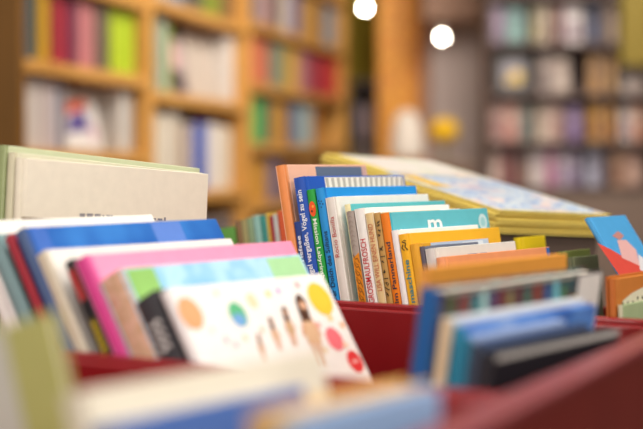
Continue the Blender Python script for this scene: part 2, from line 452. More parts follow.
# ------------------------------------------------------------------ far row (small formats)
R0 = Row(1.983, .12, (250, 214))
for lab, TL, xR, xr, sp, fr in [
    ('terracotta booklet spine with green foot, next to the peach spine', (276.5, 211), 281.5, 318, '#c9542c', '#c9542c'),
    ('light grey booklet second from the peach spine in far row', (272.5, 214.5), 276, 300, '#c6cbc6', '#c6cbc6'),
    ('dark red booklet third from the peach spine in far row', (268.5, 216), 272, 300, '#a02834', '#a02834'),
    ('yellow booklet with thin spine behind the dark red booklet', (265.5, 213.5), 268, 296, '#d9b84a', '#d9b84a'),
    ('teal green booklet in the far row behind the pink book', (259, 215.5), 265, 294, '#3e8f86', '#8fbfae'),
    ('pale aqua booklet left of the teal booklet in far row', (252, 216), 258.6, 288, '#8fbcb2', '#a9cdbf'),
    ('sage green booklet with pale top left of the aqua booklet', (246, 218), 251.5, 285, '#8aa07a', '#b8cfae'),
    ('olive tan booklet in far row beside the sage booklet', (240.5, 220), 245.5, 278, '#a39a68', '#c9c49a'),
    ('brown booklet with cream top beside the olive tan booklet', (235, 221), 240, 272, '#8a6a48', '#d6c8a4'),
]:
    R0.add(lab, TL, xR, xr, sp, fr, name='booklet')
R0.add('grass green booklet leftmost of the far row beside the blue corner', (212, 230), 234.2, 262, '#5f9a44', '#79ad58', name='booklet')
R0.build('small booklets in the far row')
R0b = Row(1.983, .10, (515, 236))
for lab, TL, xR, xr, sp, fr in [
    ('bright yellow booklet peeking out below the yellow pile', (513, 238), 520, 545, '#e6c416', '#e8c81e'),
    ('olive green booklet between the yellow booklet and blue red book', (556, 252), 562, 590, '#6f7a3a', '#7d8647'),
    ('grey green booklet in front of the olive booklet', (566, 258), 571, 598, '#5f6448', '#8a8f6c'),
]:
    R0b.add(lab, TL, xR, xr, sp, fr, name='booklet')
R0b.build('small booklets in the far row')
R0c = Row(1.983, .60, (584, 220))
def d_br(r, w, h, t, zl):
    f = Flat(); Q = lambda *p: [on_cover(r, *q) for q in p]
    f.poly(Q((628, 288), (661, 288), (652, 274), (636, 262), (622, 256), (610, 249), (597, 243)), '#cf4a3e')
    f.poly(Q((622, 258), (640, 266), (636, 250), (626, 240), (617, 240)), '#d9a8a4'); f.poly(Q((640, 270), (652, 275), (648, 262), (638, 254)), '#d6d2d4')
    f.poly(Q((612, 236), (620, 240), (624, 236), (618, 231)), '#b98078')
    f.done('cover_print', r)
R0c.add('blue and red picture book leaning far back at the right edge', (584, 219.5), 588.5, 625, '#3f8fc4', '#4a9bd0', dec=d_br)
R0c.build()

# ------------------------------------------------------------------ near row, left stack (steep lean)
R2 = Row(1.126, .44, (163, 292))
G2 = 'steeply leaning books in the front left stack'
R2.add('white book whose cover shows as a long strip behind the blue book', (-37, 227), -27, 152, '#e6e2dc', '#ece7df')
R2.add('thin white booklet right behind the blue book of the leaning stack', (-25, 234), -17, 182, '#dcd8d4', '#efe9e4', hard=False)
R2.add('grey teal spine at the far left edge of the leaning stack', (-15, 243), 0, 120, '#7d9a9c', '#7d9a9c')
R2.add('dark red spine between the grey teal and the blue book', (4, 238.5), 12.5, 120, '#a01c30', '#a01c30')
def d_blue(r, w, h, t, zl):
    f = Flat(); f.rect(.010, w*.10, h*.5, h-.001, '#3d68b8'); f.rect(w*.62, w*.78, h*.5, h-.002, '#5a80cc'); f.done('cover_print', r)
R2.add('blue picture book with deep blue cover in the leaning stack', (14, 234), 27, 216, '#4a5f86', wash(['#124a98', '#1a5cae', '#2f78c6'], 9), dec=d_blue, hinge='#1d4f9c')
R2.add('cream spined white book between the blue and the pink book', (34, 258), 48, 231, '#cfc4ac', '#efe8e0')
def d_mix(r, w, h, t, zl):
    f = Flat('spine'); f.rect(.0004, t-.0004, zl(318), zl(300), '#1c1c20'); f.rect(.0004, t-.0004, zl(300), zl(270), '#a83434'); f.rect(.0004, t-.0004, .0, zl(318), '#5a4c18')
    for k in range(5): f.rect(t*.2, t*.8, zl(349-6*k), zl(346-6*k), '#cdb224')
    f.done('spine_print', r)
R2.add('narrow black, red and yellow spine just left of the pink book', (64, 264), 73, 180, '#2a2426', '#3a3034', dec=d_mix)
R2.add('hot pink book with pale pink cover in the leaning stack', (74, 263), 89, 291, '#d94490', '#ee93b4', hinge='#e274a8')
def d_wat(r, w, h, t, zl):
    f = Flat(); f.rect(.008, w*.16, h*.5, h-.002, '#8fbf68'); f.rect(w*.78, w*.985, h*.5, h-.003, '#a9d8a0'); f.done('cover_print', r)
R2.add('salmon spined book with watercolour blue and green cover behind white book', (98, 284), 125, 300, wash(['#c98a78', '#dcb098', '#c9a07e', '#e0b8a0'], 40), wash(['#6fb0dc', '#94c8e8', '#b4dcee', '#7fc0e2'], 16), dec=d_wat, TRy=279)
def d_blk(r, w, h, t, zl):
    f = Flat('spine')
    for k in range(4):
        z = zl(350-8*k); f.stroke([(t*.25, z), (t*.45, z+.005), (t*.6, z-.001), (t*.78, z+.004)], .0032, '#cfccc8')
    f.done('spine_print', r)
R2.add('charcoal black spine left of the white book with coloured dots', (134, 304), 158, 215, '#3c3b3f', '#3c3b3f', dec=d_blk, TRy=300)
def d_girls(r, w, h, t, zl):
    f = Flat()
    def D(px, py, rx, ry, c, n=20):
        x, z = on_cover(r, px, py); x2, _ = on_cover(r, px+rx, py); _, z2 = on_cover(r, px, py-ry); f.disc(x, z, abs(x2-x), c, rz=abs(z2-z), n=n)
    D(190.5, 313.5, 11.5, 17, '#f2a878'); D(238, 314.5, 8.5, 13, '#5fb884'); D(239.5, 320, 6.5, 7, '#74a8da'); D(252, 301, 5, 8, '#e4dab4')
    D(320, 299, 11, 17, '#f2c63c'); D(334.5, 339, 8, 12.5, '#ee7480'); D(355, 361.5, 7.2, 12, '#e2393c'); D(355, 361.5, 3, 1.8, '#f2c0bc')
    for px, py, c in [(268, 294, '#f2d488'), (278, 291, '#c9b0d8'), (297, 285, '#f0b0b0'), (216, 293, '#f2d9c0'), (226, 340, '#f0b8c0'), (236, 345, '#f2c4c8'), (212, 330, '#f4e2d0'), (245, 338, '#e8d4b0'), (304, 330, '#f2c090'), (318, 325, '#e8b0a8'), (330, 318, '#f2d090'), (342, 325, '#f0b890'), (325, 350, '#e9d2b0'), (345, 345, '#f2c8b0'), (262, 330, '#efc8b0')]: D(px, py, 2.6, 3.6, c, 10)
    for (hx, hy, fx, fy, dr, hair) in [(258, 336, 265, 362, '#cdae92', '#7a5640'), (270, 320, 281, 352, '#dab594', '#5f3e2c'), (284, 310, 296, 348, '#cdaa84', '#5a3826'), (300, 301, 324, 369, '#dcb692', '#4f3020')]:
        L_ = fy-hy; ux = (fx-hx)/L_
        P = lambda k, o: on_cover(r, hx+ux*L_*k+o, hy+L_*k)
        wd = L_*.085
        f.poly([P(.95, -wd*.55), P(.95, -wd*.1), P(.55, 0), P(.55, -wd*1.0)], '#dba988'); f.poly([P(.95, wd*.2), P(.95, wd*.65), P(.55, wd*1.0), P(.55, wd*.1)], '#dba988')
        f.poly([P(.62, -wd*1.25), P(.62, wd*1.25), P(.22, wd*.62), P(.22, -wd*.62)], dr)
        f.poly([P(.52, -wd*1.7), P(.52, -wd*1.25), P(.24, -wd*.3), P(.22, -wd*.75)], '#dba988'); f.poly([P(.52, wd*1.25), P(.52, wd*1.7), P(.22, wd*.75), P(.24, wd*.3)], '#dba988')
        f.poly([P(.30, -wd*.95), P(.30, wd*.6), P(.0, wd*.9), P(-.10, wd*.2), P(-.08, -wd*.5), P(.0, -wd*.9)], hair)
        x, z = P(.07, wd*.1); x2, _ = P(.07, wd*.65); f.disc(x, z, abs(x2-x), '#e0b090', rz=abs(x2-x)*1.0, n=12)
    f.done('cover_print', r)
R2.add('white book with coloured dots and drawn girls on its cover', (159.5, 294), 166.5, 322, '#ece8e6', '#f3efec', dec=d_girls, TRy=287)
R2.build(G2)

# tall beige books tipped over behind the leaning stack
def tipped(label, vf, t, pL, pR, spine, front, dec=None, **kw):
    """front cover plane at v=vf; top edge passes through two pixels of that plane"""
    pts = []
    for px, py in (pL, pR):
        d = ray(px, py); pts.append(CAM+d*(vf/d.dot(S)))
    X = (pts[1]-pts[0]); w = X.length; X.normalize(); Y = S.copy(); Zl = X.cross(Y).normalized()
    # height so that the lower right corner touches the floor
    h = (pts[1].z-BINZ-.0008)/Zl.z
    r = book(label, frame(X, Y, Zl, pts[0]-Zl*h), w, h, t, spine, front, group='tall pale books tipped over behind the leaning stack', **kw)
    if dec: dec(r, w, h, t)
    return r
def d_beige(r, w, h, t):
    f = Flat(); rnd = random.Random(5); x = w*.29; z = h-.0635
    while x < w*.76:
        l = rnd.uniform(.004, .013); f.rect(x, x+l, z-.004, z+rnd.uniform(-.0015, .0008), '#8f8b90'); x += l+.003
    f.rect(.004, w*.995, h-.080, h-.071, '#7a5a34')
    f.done('cover_print', r)
tipped('tall beige book with plain cover, frontmost of the tipped pale books', 1.345, .011, (21.5, 157.5), (208.5, 174), '#e6dcc6', '#efe5d2', d_beige)
tipped('cream spined book between the beige and the pale green book', 1.3575, .012, (14.5, 152), (203, 173), '#cfc8aa', '#d9d6bc')
tipped('pale green tall book, backmost of the tipped pale books', 1.371, .014, (5.5, 145), (200, 168.5), '#8f9a68', '#ccd2ae')

# near row, right stack
G3 = 'books in the front right stack'
R3o = Row(1.25, .0, (419, 268))
R3o.add('wide orange book with plain cover at the back of front right stack', (419, 268), 428.5, 567, '#e0963f', '#e39a3e')
R3o.build(G3)
R3 = Row(1.126, -.13, (432, 290))
def d_multi(r, w, h, t, zl):
    f = Flat(); rnd = random.Random(11)
    cols = ['#6a2f3c', '#2f7f86', '#7a8a3c', '#3f4f8a', '#4fa0a0', '#5a2438', '#8f3f3a', '#3a6a4a']
    Q = lambda *p: [on_cover(r, *q) for q in p]
    top = lambda x: 290-(x-432)*.1287
    for xa, xb, c, o in [(446, 456, '#4a5a34', 5), (456, 463, '#7a2f38', 8), (463, 470, '#8f4a3a', 6), (470, 479, '#2f7f86', 9), (480, 488, '#a9d2d0', 5), (489, 497, '#5a3f6a', 8), (497, 506, '#6e2a30', 4), (506, 514, '#8a7a4a', 10), (515, 523, '#5a2430', 5), (523, 531, '#3f6a5a', 11), (531, 543, '#7a3a30', 5), (544, 551, '#35508f', 8), (552, 560, '#6fb4c0', 5), (560, 567, '#4a7a58', 11)]:
        f.poly(Q((xa, top(xa)+44), (xb, top(xb)+44), (xb-1, top(xb)+o), (xa+1, top(xa)+o+3)), c)
    f.rect(w*.03, w*.8, h-.004, h-.0015, '#b0a898')
    f.rect(w*.83, w*.992, h*.3, h-.002, '#e9e4dc'); f.rect(w*.80, w*.835, h-.04, h-.022, '#d8b04a')
    f.disc(w*.93, h-.035, .004, '#8a6a8a'); f.stroke([(w*.93, h-.06), (w*.93, h-.04)], .0012, '#6a7a5a'); f.disc(w*.955, h-.045, .003, '#a07a90')
    f.done('cover_print', r)
R3.add('book with blue spine and dark many coloured cover ending in white', (419.5, 287), 441, 603, '#1c5c9e', wash(['#3a1c28', '#5f3a3a', '#2f5558', '#542434', '#42603c'], 30, seed=2.0), dec=d_multi)
R3.add('cream peach spine in the front right stack beside the blue spine', (441, 318), 453, 585, '#e0c8a4', '#d6dbe2')
R3.add('blue picture book with bright blue cover, in front of many coloured book', (453, 326), 463, 597, '#2f8fae', wash(['#2f66b8', '#5a8fd8', '#9fb8e0', '#2a5cae'], 8), du=.004)
R3.add('light blue booklet in front of the bright blue book', (463, 336), 471, 566, '#2c7f9c', '#9fb4dc')
R3.add('slate book with pale top edge in front right stack', (471.5, 343), 481, 590, '#3f4a5c', '#3a4c70', page='#cfcac4')
def d_line(r, w, h, t, zl):
    f = Flat(); f.rect(.006, w*.995, h-.0065, h-.0008, '#c9c4be'); f.done('p', r)
R3.add('black book with white top edge, frontmost of front right stack', (481.5, 352), 494, 620, '#2a2a30', '#26262c', page='#e4e0dc', dec=d_line)
R3.build(G3)

# ------------------------------------------------------------------ nearest row (far out of focus)
R4 = Row(.70, .2, (75, 398))
G4 = 'blurred books in the nearest row'
R4.add('beige white book in the nearest row at the bottom left', (60, 396), 82, 320, '#ddd2bc', '#e8dfcc', page='#e8e0d0')
R4.add('deep blue book in front of the beige white book', (88, 429), 112, 303, '#3f62a8', '#4a6db4', page='#ece4d4')
R4.build(G4)
R5 = Row(.70, .0, (250, 412))
R5.add('golden yellow book behind the pale blue book at the bottom', (246, 413), 275, 430, '#d2a66a', '#e2b25e', page='#e8dcc0')
R5.add('pale blue grey book at the bottom centre, frontmost of nearest row', (276.5, 421), 291, 441, '#9aa9b8', '#96b4dc', page='#e9d9b4')
R5.build(G4)
# face-out booklet at the left edge
def faceout():
    u0 = .76
    S2 = S*math.cos(.30)-Z*math.sin(.30); Z2 = S*math.sin(.30)+Z*math.cos(.30)
    v, z = on_row(48, 312, u0)
    top = uvz(u0, v, z)
    h = (z-BINZ-.0005)/math.cos(.30)-.0
    wdt = .10
    # cover faces -W: local x runs from left (high S) to right
    X = -S2; Zl = Z2; Y = Zl.cross(X)        # Y = +W, away from the viewer
    h = (z-BINZ)/math.cos(.30) - .075
    h = max(h, .11)
    org = top - Z2*h + S2*wdt
    low = min((org).z, (org+X*wdt).z)
    r = book('olive green and grey booklet turned cover out at the left edge', frame(X, Y, Zl, org), wdt, h, .010, '#b0ac66', '#b4b06a')
    f = Flat(); f.rect(.002, wdt*.52, .001, h-.001, '#c6c2b6'); f.done('cover_print', r)
    return r
faceout()

# ------------------------------------------------------------------ pile of yellow books on a sloping stand
N = at_depth(499, 210, 2.4); Rr = at_depth(611, 215, 2.556); Lc = at_depth(322, 153, 2.773)
Xp = (Rr-N); wp = Xp.length; Xp.normalize(); Zp = Xp.cross((Lc-N).normalized()).normalized(); Yp = Zp.cross(Xp).normalized()
lp = (Lc-N).dot(Yp); T = .0072; NL = 5
names = ['topmost', 'second from top', 'third from top', 'second from bottom', 'bottommost']
pic = wash(['#8fb4de', '#dfe8f0', '#a9c4e4', '#e8ece8', '#7f9fd0', '#c3d6ea', '#e6d0d0', '#f0eee6', '#b8a4c4', '#9fc0dc'], 15, seed=1.3)
for k in range(NL):
    dx, dy = [(0, 0), (-.003, .004), (.002, -.002), (-.002, .003), (.001, -.001)][k]
    o = N - Zp*(T*(k+1)+.0004*k) + Xp*dx + Yp*dy
    r = thing('large_book', 'large yellow edged book, '+names[k]+' in the sloping pile'+(', picture on top' if k == 0 else ''), 'book', frame(Xp, Yp, Zp, o), 'large yellow books in the sloping pile')
    bm = bmesh.new()
    box(bm, 0, wp, 0, lp, 0, .0018, 0, .0004); box(bm, 0, wp, 0, lp, T-.0018, T, 0, .0004)
    obj('cover', bm, '#f4de78', r)
    bm = bmesh.new(); box(bm, .0035, wp-.0035, .0035, lp-.0035, .0018, T-.0018)
    obj('pages', bm, '#ccb054', r)
    if k == 0:
        bm = bmesh.new()
        for (x0, x1, y0, y1, mi) in [(.004, wp-.004, .006, lp*.64, 0), (.03, wp-.004, lp*.65, lp-.004, 1), (.008, .03, lp*.65, lp-.004, 2), (.02, .06, lp*.38, lp*.60, 3)]:
            z = T+.0003+.0001*mi; bm.faces.new([bm.verts.new(p) for p in ((x0, y0, z), (x1, y0, z), (x1, y1, z), (x0, y1, z))]).material_index = mi
        obj('cover_print', bm, [pic, wash(['#ecd9cc', '#f2ebe4', '#dfe6c8'], 12), '#e8cf4a', '#efc23a'], r)
b0 = N - Zp*(T*NL+.0004*NL+.002)
bm = bmesh.new()
def P3(x, y): return b0+Xp*x+Yp*y
cs = [P3(.012, .012), P3(wp-.012, .012), P3(wp-.012, lp-.012), P3(.012, lp-.012)]
hi = [bm.verts.new(c) for c in cs]; lo = [bm.verts.new((c.x, c.y, 0)) for c in cs]
bm.faces.new(hi); bm.faces.new(lo[::-1])
for i in range(4): bm.faces.new((lo[i], lo[(i+1) % 4], hi[(i+1) % 4], hi[i]))
tag(obj('display_stand', bm, paint('#5d4c42', .6)), 'taupe sloping display stand under the pile of yellow books', 'display stand')

# ------------------------------------------------------------------ bookcases on the left
E0 = Vector((-.198*4.9, 4.9, 0)); D = Vector((.2416, .970, 0)).normalized(); NB = Vector((-D.y, D.x, 0))
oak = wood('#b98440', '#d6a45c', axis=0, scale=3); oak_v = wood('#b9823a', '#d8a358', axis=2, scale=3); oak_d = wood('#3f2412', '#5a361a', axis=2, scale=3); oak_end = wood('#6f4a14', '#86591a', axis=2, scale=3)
def s_of(px, rec=.0):
    r = (px-321.5)/FPX
    o = E0+NB*rec
    return (r*o.y-o.x)/(D.x-r*D.y)
DEP = .30; REC = .045
ORD = ['first', 'second', 'third', 'fourth', 'fifth', 'sixth', 'seventh', 'eighth', 'ninth', 'tenth', 'eleventh', 'twelfth', 'thirteenth', 'fourteenth', 'fifteenth', 'sixteenth', 'seventeenth', 'eighteenth', 'nineteenth', 'twentieth'] + ['twenty-'+x for x in ('first', 'second', 'third', 'fourth', 'fifth', 'sixth', 'seventh', 'eighth', 'ninth')] + ['thirtieth'] + ['thirty-'+x for x in ('first', 'second', 'third', 'fourth', 'fifth', 'sixth', 'seventh', 'eighth', 'ninth')] + ['fortieth'] + ['forty-'+x for x in ('first', 'second', 'third', 'fourth', 'fifth')]
def bookcase(label, s0, s1, shelves, top):
    mw = frame(D, NB, Z, E0+D*s0)
    r = thing('bookcase', label, 'bookcase', mw)
    L = s1-s0; th = .04
    for i, (a, b) in enumerate(((0, th), (L-th, L))):
        bm = bmesh.new(); box(bm, a, b, 0, DEP, 0, top, 0, .002); obj('side_panel', bm, oak_end if (i == 0 and s0 == 0) else oak_v, r)
    for z in shelves+[top-.04]:
        bm = bmesh.new(); box(bm, th, L-th, .003, DEP-.012, z-.045, z, 0, .003); obj('shelf', bm, oak, r)
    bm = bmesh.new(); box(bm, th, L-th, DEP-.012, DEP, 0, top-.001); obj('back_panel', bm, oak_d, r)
    return r
zz = lambda px, py: HC + (166-py)/FPX*(E0.y+D.y*s_of(px))
SB = [0, s_of(151), s_of(249), s_of(347)]
bay_sh = [[.08, .40, .70, zz(140, 152), zz(140, 76), zz(140, -2)],
          [.08, .46, zz(200, 191), zz(200, 97), zz(200, 11), zz(200, -78)],
          [.08, .44, zz(297, 200), zz(297, 145), zz(297, 90), zz(297, 35), zz(297, -22)]]
bn = ['left', 'middle', 'right']
bookcase('oak bookcase bay nearest the camera at the far left', SB[0], SB[1]-.001, bay_sh[0], 2.35)
bookcase('oak bookcase bay in the middle of the three', SB[1], SB[2]-.001, bay_sh[1], 2.35)
bookcase('oak bookcase bay beside the orange pillar, farthest of three', SB[2], SB[3], bay_sh[2], 2.35)
CN = {}
def spine_book(mw, t, h, dpt, c, label, group):
    bm = bmesh.new()
    box(bm, 0, t, 0, dpt, 0, h, 0, .003)
    # paler page block showing at the top between the boards
    box(bm, .004, t-.004, .006, dpt+.0, h-.004, h+.0006, 1)
    o = obj('book', bm, [c, paper('#e4d8c2', 0)], None, mw)
    return tag(o, label, 'book', group)
def fill(bay, zi, segs, rowname):
    """segs: (px0, px1, colour name, colour, thickness, height, tilt)"""
    z = bay_sh[bay][zi]+.001; k = 0
    group = 'books on the %s of the %s oak bay' % (rowname, bn[bay])
    lim0 = SB[bay]+.045; lim1 = SB[bay+1]-.046
    sp = lim0
    for (p0, p1, cn, c, t, h, *r) in segs:
        s = max(s_of(p0, REC), lim0, sp); e = min(s_of(p1, REC), lim1)
        while s+t*.95 < e+.012 and s+t < lim1:
            tt = min(t*random.uniform(.9, 1.05), lim1-s-.001); hh = h*random.uniform(.95, 1.03)
            nz = bay_sh[bay][zi+1] if zi+1 < len(bay_sh[bay]) else 2.3
            hh = min(hh, nz-z-.055)
            lab = '%s book, %s from left, %s of the %s oak bay' % (cn, ORD[k], rowname, bn[bay])
            spine_book(frame(D, NB, Z, E0+D*s+NB*(REC+random.uniform(0, .012))+Z*z), tt-.001, hh, .20, c, lab, group)
            s += tt; k += 1
        sp = s
def facing(bay, zi, px0, px1, h, c, label, dec=None):
    z = bay_sh[bay][zi]+.001
    s0 = s_of(px0, REC); s1 = s_of(px1, REC)
    w = s1-s0; a = .16
    Yv = (NB*math.cos(a)-Z*math.sin(a)); Zv = (NB*math.sin(a)+Z*math.cos(a))
    nz = bay_sh[bay][zi+1] if zi+1 < len(bay_sh[bay]) else 2.3
    h = min(h, nz-z-.06)
    mw = frame(D, Yv, Zv, E0+D*s0+NB*(REC+.02)+Z*(z+.006))
    r = thing('book', label, 'book', mw)
    book_parts(r, w, h, .018, c, c)
    if dec: dec(r, w, h)
f1 = .048
fill(0, 4, [(24, 31, 'slate blue', '#4c6278', f1, .33), (31, 40, 'dark teal', '#3f5a62', f1, .31), (40, 55, 'mustard yellow', '#b98f2a', f1, .34), (55, 73, 'crimson', '#9c2a3c', f1, .33), (73, 81, 'plum', '#7a3a58', f1, .32), (81, 95, 'dusty pink', '#b8747a', f1, .33), (95, 113, 'dark taupe', '#6a5a50', f1, .30), (113, 138, 'lime green', '#a9c22c', f1, .34), (138, 146, 'rust brown', '#7a3c22', f1, .27)], 'upper shelf')
fill(0, 3, [(22, 30, 'ochre yellow', '#c79a3a', f1, .30), (30, 44, 'off white', '#c9c0bc', f1, .33), (44, 56, 'pale pink grey', '#bdb0b0', f1, .32), (56, 64, 'lavender grey', '#a9a6b4', f1, .31), (64, 69, 'grey', '#8f8a90', f1, .29)], 'second shelf')
def d_face(r, w, h):
    f = Flat(); f.poly([(w*.06, h*.56), (w*.72, h*.72), (w*.72, h*.90), (w*.06, h*.76)], '#dc5a3c'); f.poly([(w*.12, h*.26), (w*.72, h*.34), (w*.66, h*.68), (w*.2, h*.56)], '#54488c'); f.disc(w*.8, h*.3, w*.1, '#c8a8b8'); f.done('cover_print', r)
facing(0, 3, 71, 108, .215, '#d9d6d6', 'white book facing out with red and violet print', d_face)
fill(0, 3, [(122, 130, 'white', '#d0ccc8', f1, .26), (130, 138, 'grey', '#9c9c9c', f1, .27), (138, 146, 'grey green', '#8fa08a', f1, .26)], 'second shelf end')
fill(0, 2, [(24, 60, 'dark brown', '#5a4232', f1, .25), (60, 110, 'grey brown', '#7a6a5c', f1, .24), (110, 146, 'tan', '#a08a68', f1, .25)], 'third shelf')
fill(1, 4, [(158, 172, 'grey', '#8f8f94', f1, .28), (172, 186, 'blue grey', '#70849c', f1, .3), (186, 205, 'dark grey', '#54524e', f1, .3), (205, 222, 'olive green', '#7d8a34', f1, .3), (222, 243, 'brown', '#7a5c3c', f1, .28)], 'upper shelf')
fill(1, 3, [(159, 165, 'grey green', '#8aa092', f1, .32), (165, 170, 'pale grey', '#c0c4bc', f1, .33), (170, 175, 'grass green', '#8aa04a', f1, .3)], 'second shelf')
def d_pinkface(r, w, h):
    f = Flat(); f.disc(w*.4, h*.7, w*.28, '#d8a8b0'); f.poly([(w*.1, .01), (w*.9, .01), (w*.9, h*.35), (w*.1, h*.5)], '#4a4048'); f.done('cover_print', r)
facing(1, 3, 176, 194, .25, '#b0a0a0', 'grey book facing out with pink face print', d_pinkface)
facing(1, 3, 196, 226, .30, '#c4b8ae', 'large plain pale book facing out left of red spines')
fill(1, 3, [(228, 235, 'off white', '#d4ccc6', f1, .33), (235, 245, 'orange red', '#cc5a3a', f1, .33)], 'second shelf end')
fill(1, 2, [(158, 165, 'cream white', '#d8d0c0', f1, .33), (165, 180, 'white', '#ccc4b8', f1, .34), (180, 187, 'light brown', '#a07a50', f1, .28), (191, 195, 'pale grey', '#c8c0c0', f1, .30), (193, 209, 'royal blue', '#2c50ac', .07, .31), (208, 220, 'white', '#d8d4d4', f1, .30), (220, 234, 'ivory', '#d6ccbc', f1, .29)], 'third shelf')
fill(1, 1, [(205, 243, 'dark grey', '#6a6264', f1, .26)], 'fourth shelf')
f3 = .056
fill(2, 5, [(254, 262, 'dark grey', '#706c72', f3, .27), (262, 272, 'rose grey', '#b09090', f3, .27), (272, 281, 'charcoal', '#5c4c4c', f3, .27), (281, 292, 'off white', '#cfc4ba', f3, .27), (292, 302, 'indigo', '#5f5f94', f3, .27), (302, 312, 'tan', '#c09a62', f3, .28), (312, 324, 'ochre', '#b8873a', f3, .27), (324, 333, 'pale blue', '#93a2b0', f3, .27), (333, 343, 'stone grey', '#9a9088', f3, .27)], 'upper shelf')
fill(2, 4, [(254, 268, 'salmon', '#cf7a5c', f3, .25), (268, 273, 'dusty red', '#bc5a4a', f3, .26), (273, 286, 'sage grey', '#7f8c78', f3, .25), (286, 300, 'yellow', '#d4ac48', f3, .25), (300, 310, 'mauve', '#b4808a', f3, .25), (310, 319, 'wine', '#a03a56', f3, .25), (319, 331, 'crimson', '#bc3448', f3, .25), (331, 337, 'red', '#c83a30', f3, .25)], 'second shelf')
fill(2, 3, [(257, 263, 'leaf green', '#5fae5c', f3, .25), (263, 272, 'dark teal', '#4c6a64', f3, .25), (272, 280, 'ochre', '#b4883e', f3, .24), (280, 288, 'mustard', '#c8963c', f3, .24), (288, 295, 'navy', '#4a5078', f3, .24), (295, 304, 'blue grey', '#8a9cac', f3, .25), (304, 314, 'pale aqua', '#a4bcbc', f3, .25), (314, 322, 'orange brown', '#bc7a34', f3, .24)], 'third shelf')
fill(2, 2, [(257, 270, 'golden ochre', '#c89440', f3, .24), (270, 282, 'grey violet', '#7a7088', f3, .24), (282, 300, 'brown', '#94683c', f3, .24), (300, 322, 'tan', '#b88a50', f3, .23)], 'fourth shelf')

# ------------------------------------------------------------------ far background
def flat_box(name, px0, px1, py0, py1, y, dep, m, label, cat, z0=None, z1=None):
    a = at_depth(px0, py1, y); b = at_depth(px1, py0, y)
    bm = bmesh.new(); box(bm, a.x, b.x, y, y+dep, a.z if z0 is None else z0, b.z if z1 is None else z1, 0, .006, 2)
    return tag(obj(name, bm, m), label, cat)
flat_box('pillar', 378, 419, 0, 100, 9.6, .3, wash(['#bc6606', '#f09a16', '#f8ac28', '#dc7a08', '#fcc248'], 15, rough=.5, seed=4), 'orange mottled pillar between oak bookcases and grey panel', 'pillar', 0, 3.39)
flat_box('wall_panel', 431, 488, 0, 100, 9.3, .12, paint('#c2b2ae', .7, .06, 3), 'grey mauve wall panel right of the orange pillar', 'wall panel', 0, 3.39)
flat_box('door_post', 421, 430.5, 0, 100, 9.5, .12, paint('#d6a88e', .7, .08, 3), 'pinkish tan post between orange pillar and grey panel', 'post', 0, 3.39)
flat_box('ceiling_beam', 423, 500, -60, 20, 8.9, .25, paint('#8a6a58', .7, .08, 3), 'brown beam above the grey panel', 'beam', None, 3.39)
# dark side shelf left of the pillar
y0 = 9.4; a = at_depth(351, 80, y0); b = at_depth(377.4, 80, y0)
r = thing('side_cabinet', 'dark brown open cabinet left of the orange pillar', 'cabinet', Matrix.Translation((a.x, y0, 0)))
wd = b.x-a.x; dk = paint('#3a2a22', .6)
for x in (0, wd-.02):
    bm = bmesh.new(); box(bm, x, x+.02, 0, .3, 0, a.z, 0, .002); obj('side_panel', bm, dk, r)
bm = bmesh.new(); box(bm, .02, wd-.02, .28, .3, 0, a.z-.02); obj('back_panel', bm, dk, r)
for z in (.1, .5, .88, 1.14, a.z):
    bm = bmesh.new(); box(bm, .02, wd-.02, 0, .28, z-.03, z, 0, .002); obj('shelf', bm, dk, r)
for i, (x, z, c, cn) in enumerate([(.03, 1.141, '#5c5468', 'violet grey'), (.085, 1.141, '#7a5a48', 'brown'), (.03, .881, '#8a7468', 'taupe'), (.085, .881, '#54484c', 'dark grey')]):
    bm = bmesh.new(); box(bm, 0, .045, 0, .18, 0, .2, 0, .003); box(bm, .004, .041, .006, .18, .198, .2006, 1)
    tag(obj('book', bm, [c, paper('#d8ccb8', 0)], None, Matrix.Translation((a.x+x, y0+.04, z))), cn+' book standing in the dark side cabinet', 'book', 'books in the dark side cabinet')

# counter with a white bell lamp and a round yellow lamp
cz = at_depth(400, 164, 8.4).z
bm = bmesh.new(); xa = at_depth(383, 200, 8.3).x; xb = at_depth(470, 200, 8.3).x
box(bm, xa, xb, 8.2, 8.6, 0, cz-.03, 0, .004); obj_c = None
r = thing('counter', 'brown counter carrying the white lamp and the yellow globe', 'counter'); obj('cabinet_body', bm, paint('#6a5446', .6), r)
bm = bmesh.new(); box(bm, xa-.02, xb+.02, 8.18, 8.62, cz-.03, cz, 0, .004); obj('counter_top', bm, paint('#7a6250', .5), r)
p = at_depth(407, 164, 8.4)
r = thing('table_lamp', 'white bell shaped table lamp in front of the orange pillar', 'lamp', Matrix.Translation((p.x, 8.4, cz+.0008)))
bm = bmesh.new(); lathe(bm, [(.035, 0), (.035, .012), (.012, .02), (.010, .06)], 20); obj('base', bm, '#4a3c34', r)
bm = bmesh.new(); lathe(bm, [(.098, .035), (.100, .05), (.094, .12), (.082, .20), (.066, .255), (.040, .288), (.012, .298)], 28); obj('lamp_shade', bm, paint('#cfc6bc', .6), r)
p = at_depth(444, 131, 8.4)
r = thing('table_lamp', 'round yellow globe lamp right of the white bell lamp', 'lamp', Matrix.Translation((p.x, 8.4, cz+.0008)))
bm = bmesh.new(); lathe(bm, [(.04, 0), (.04, .012), (.010, .02), (.010, p.z-cz-.06)], 18); obj('base', bm, '#6a5a34', r)
bm = bmesh.new(); lathe(bm, [(max(.006, .084*math.sin(math.pi*k/12)), p.z-cz-.072*math.cos(math.pi*k/12)) for k in range(13)], 24); obj('lamp_shade', bm, paint('#d8aa0c', .5), r)

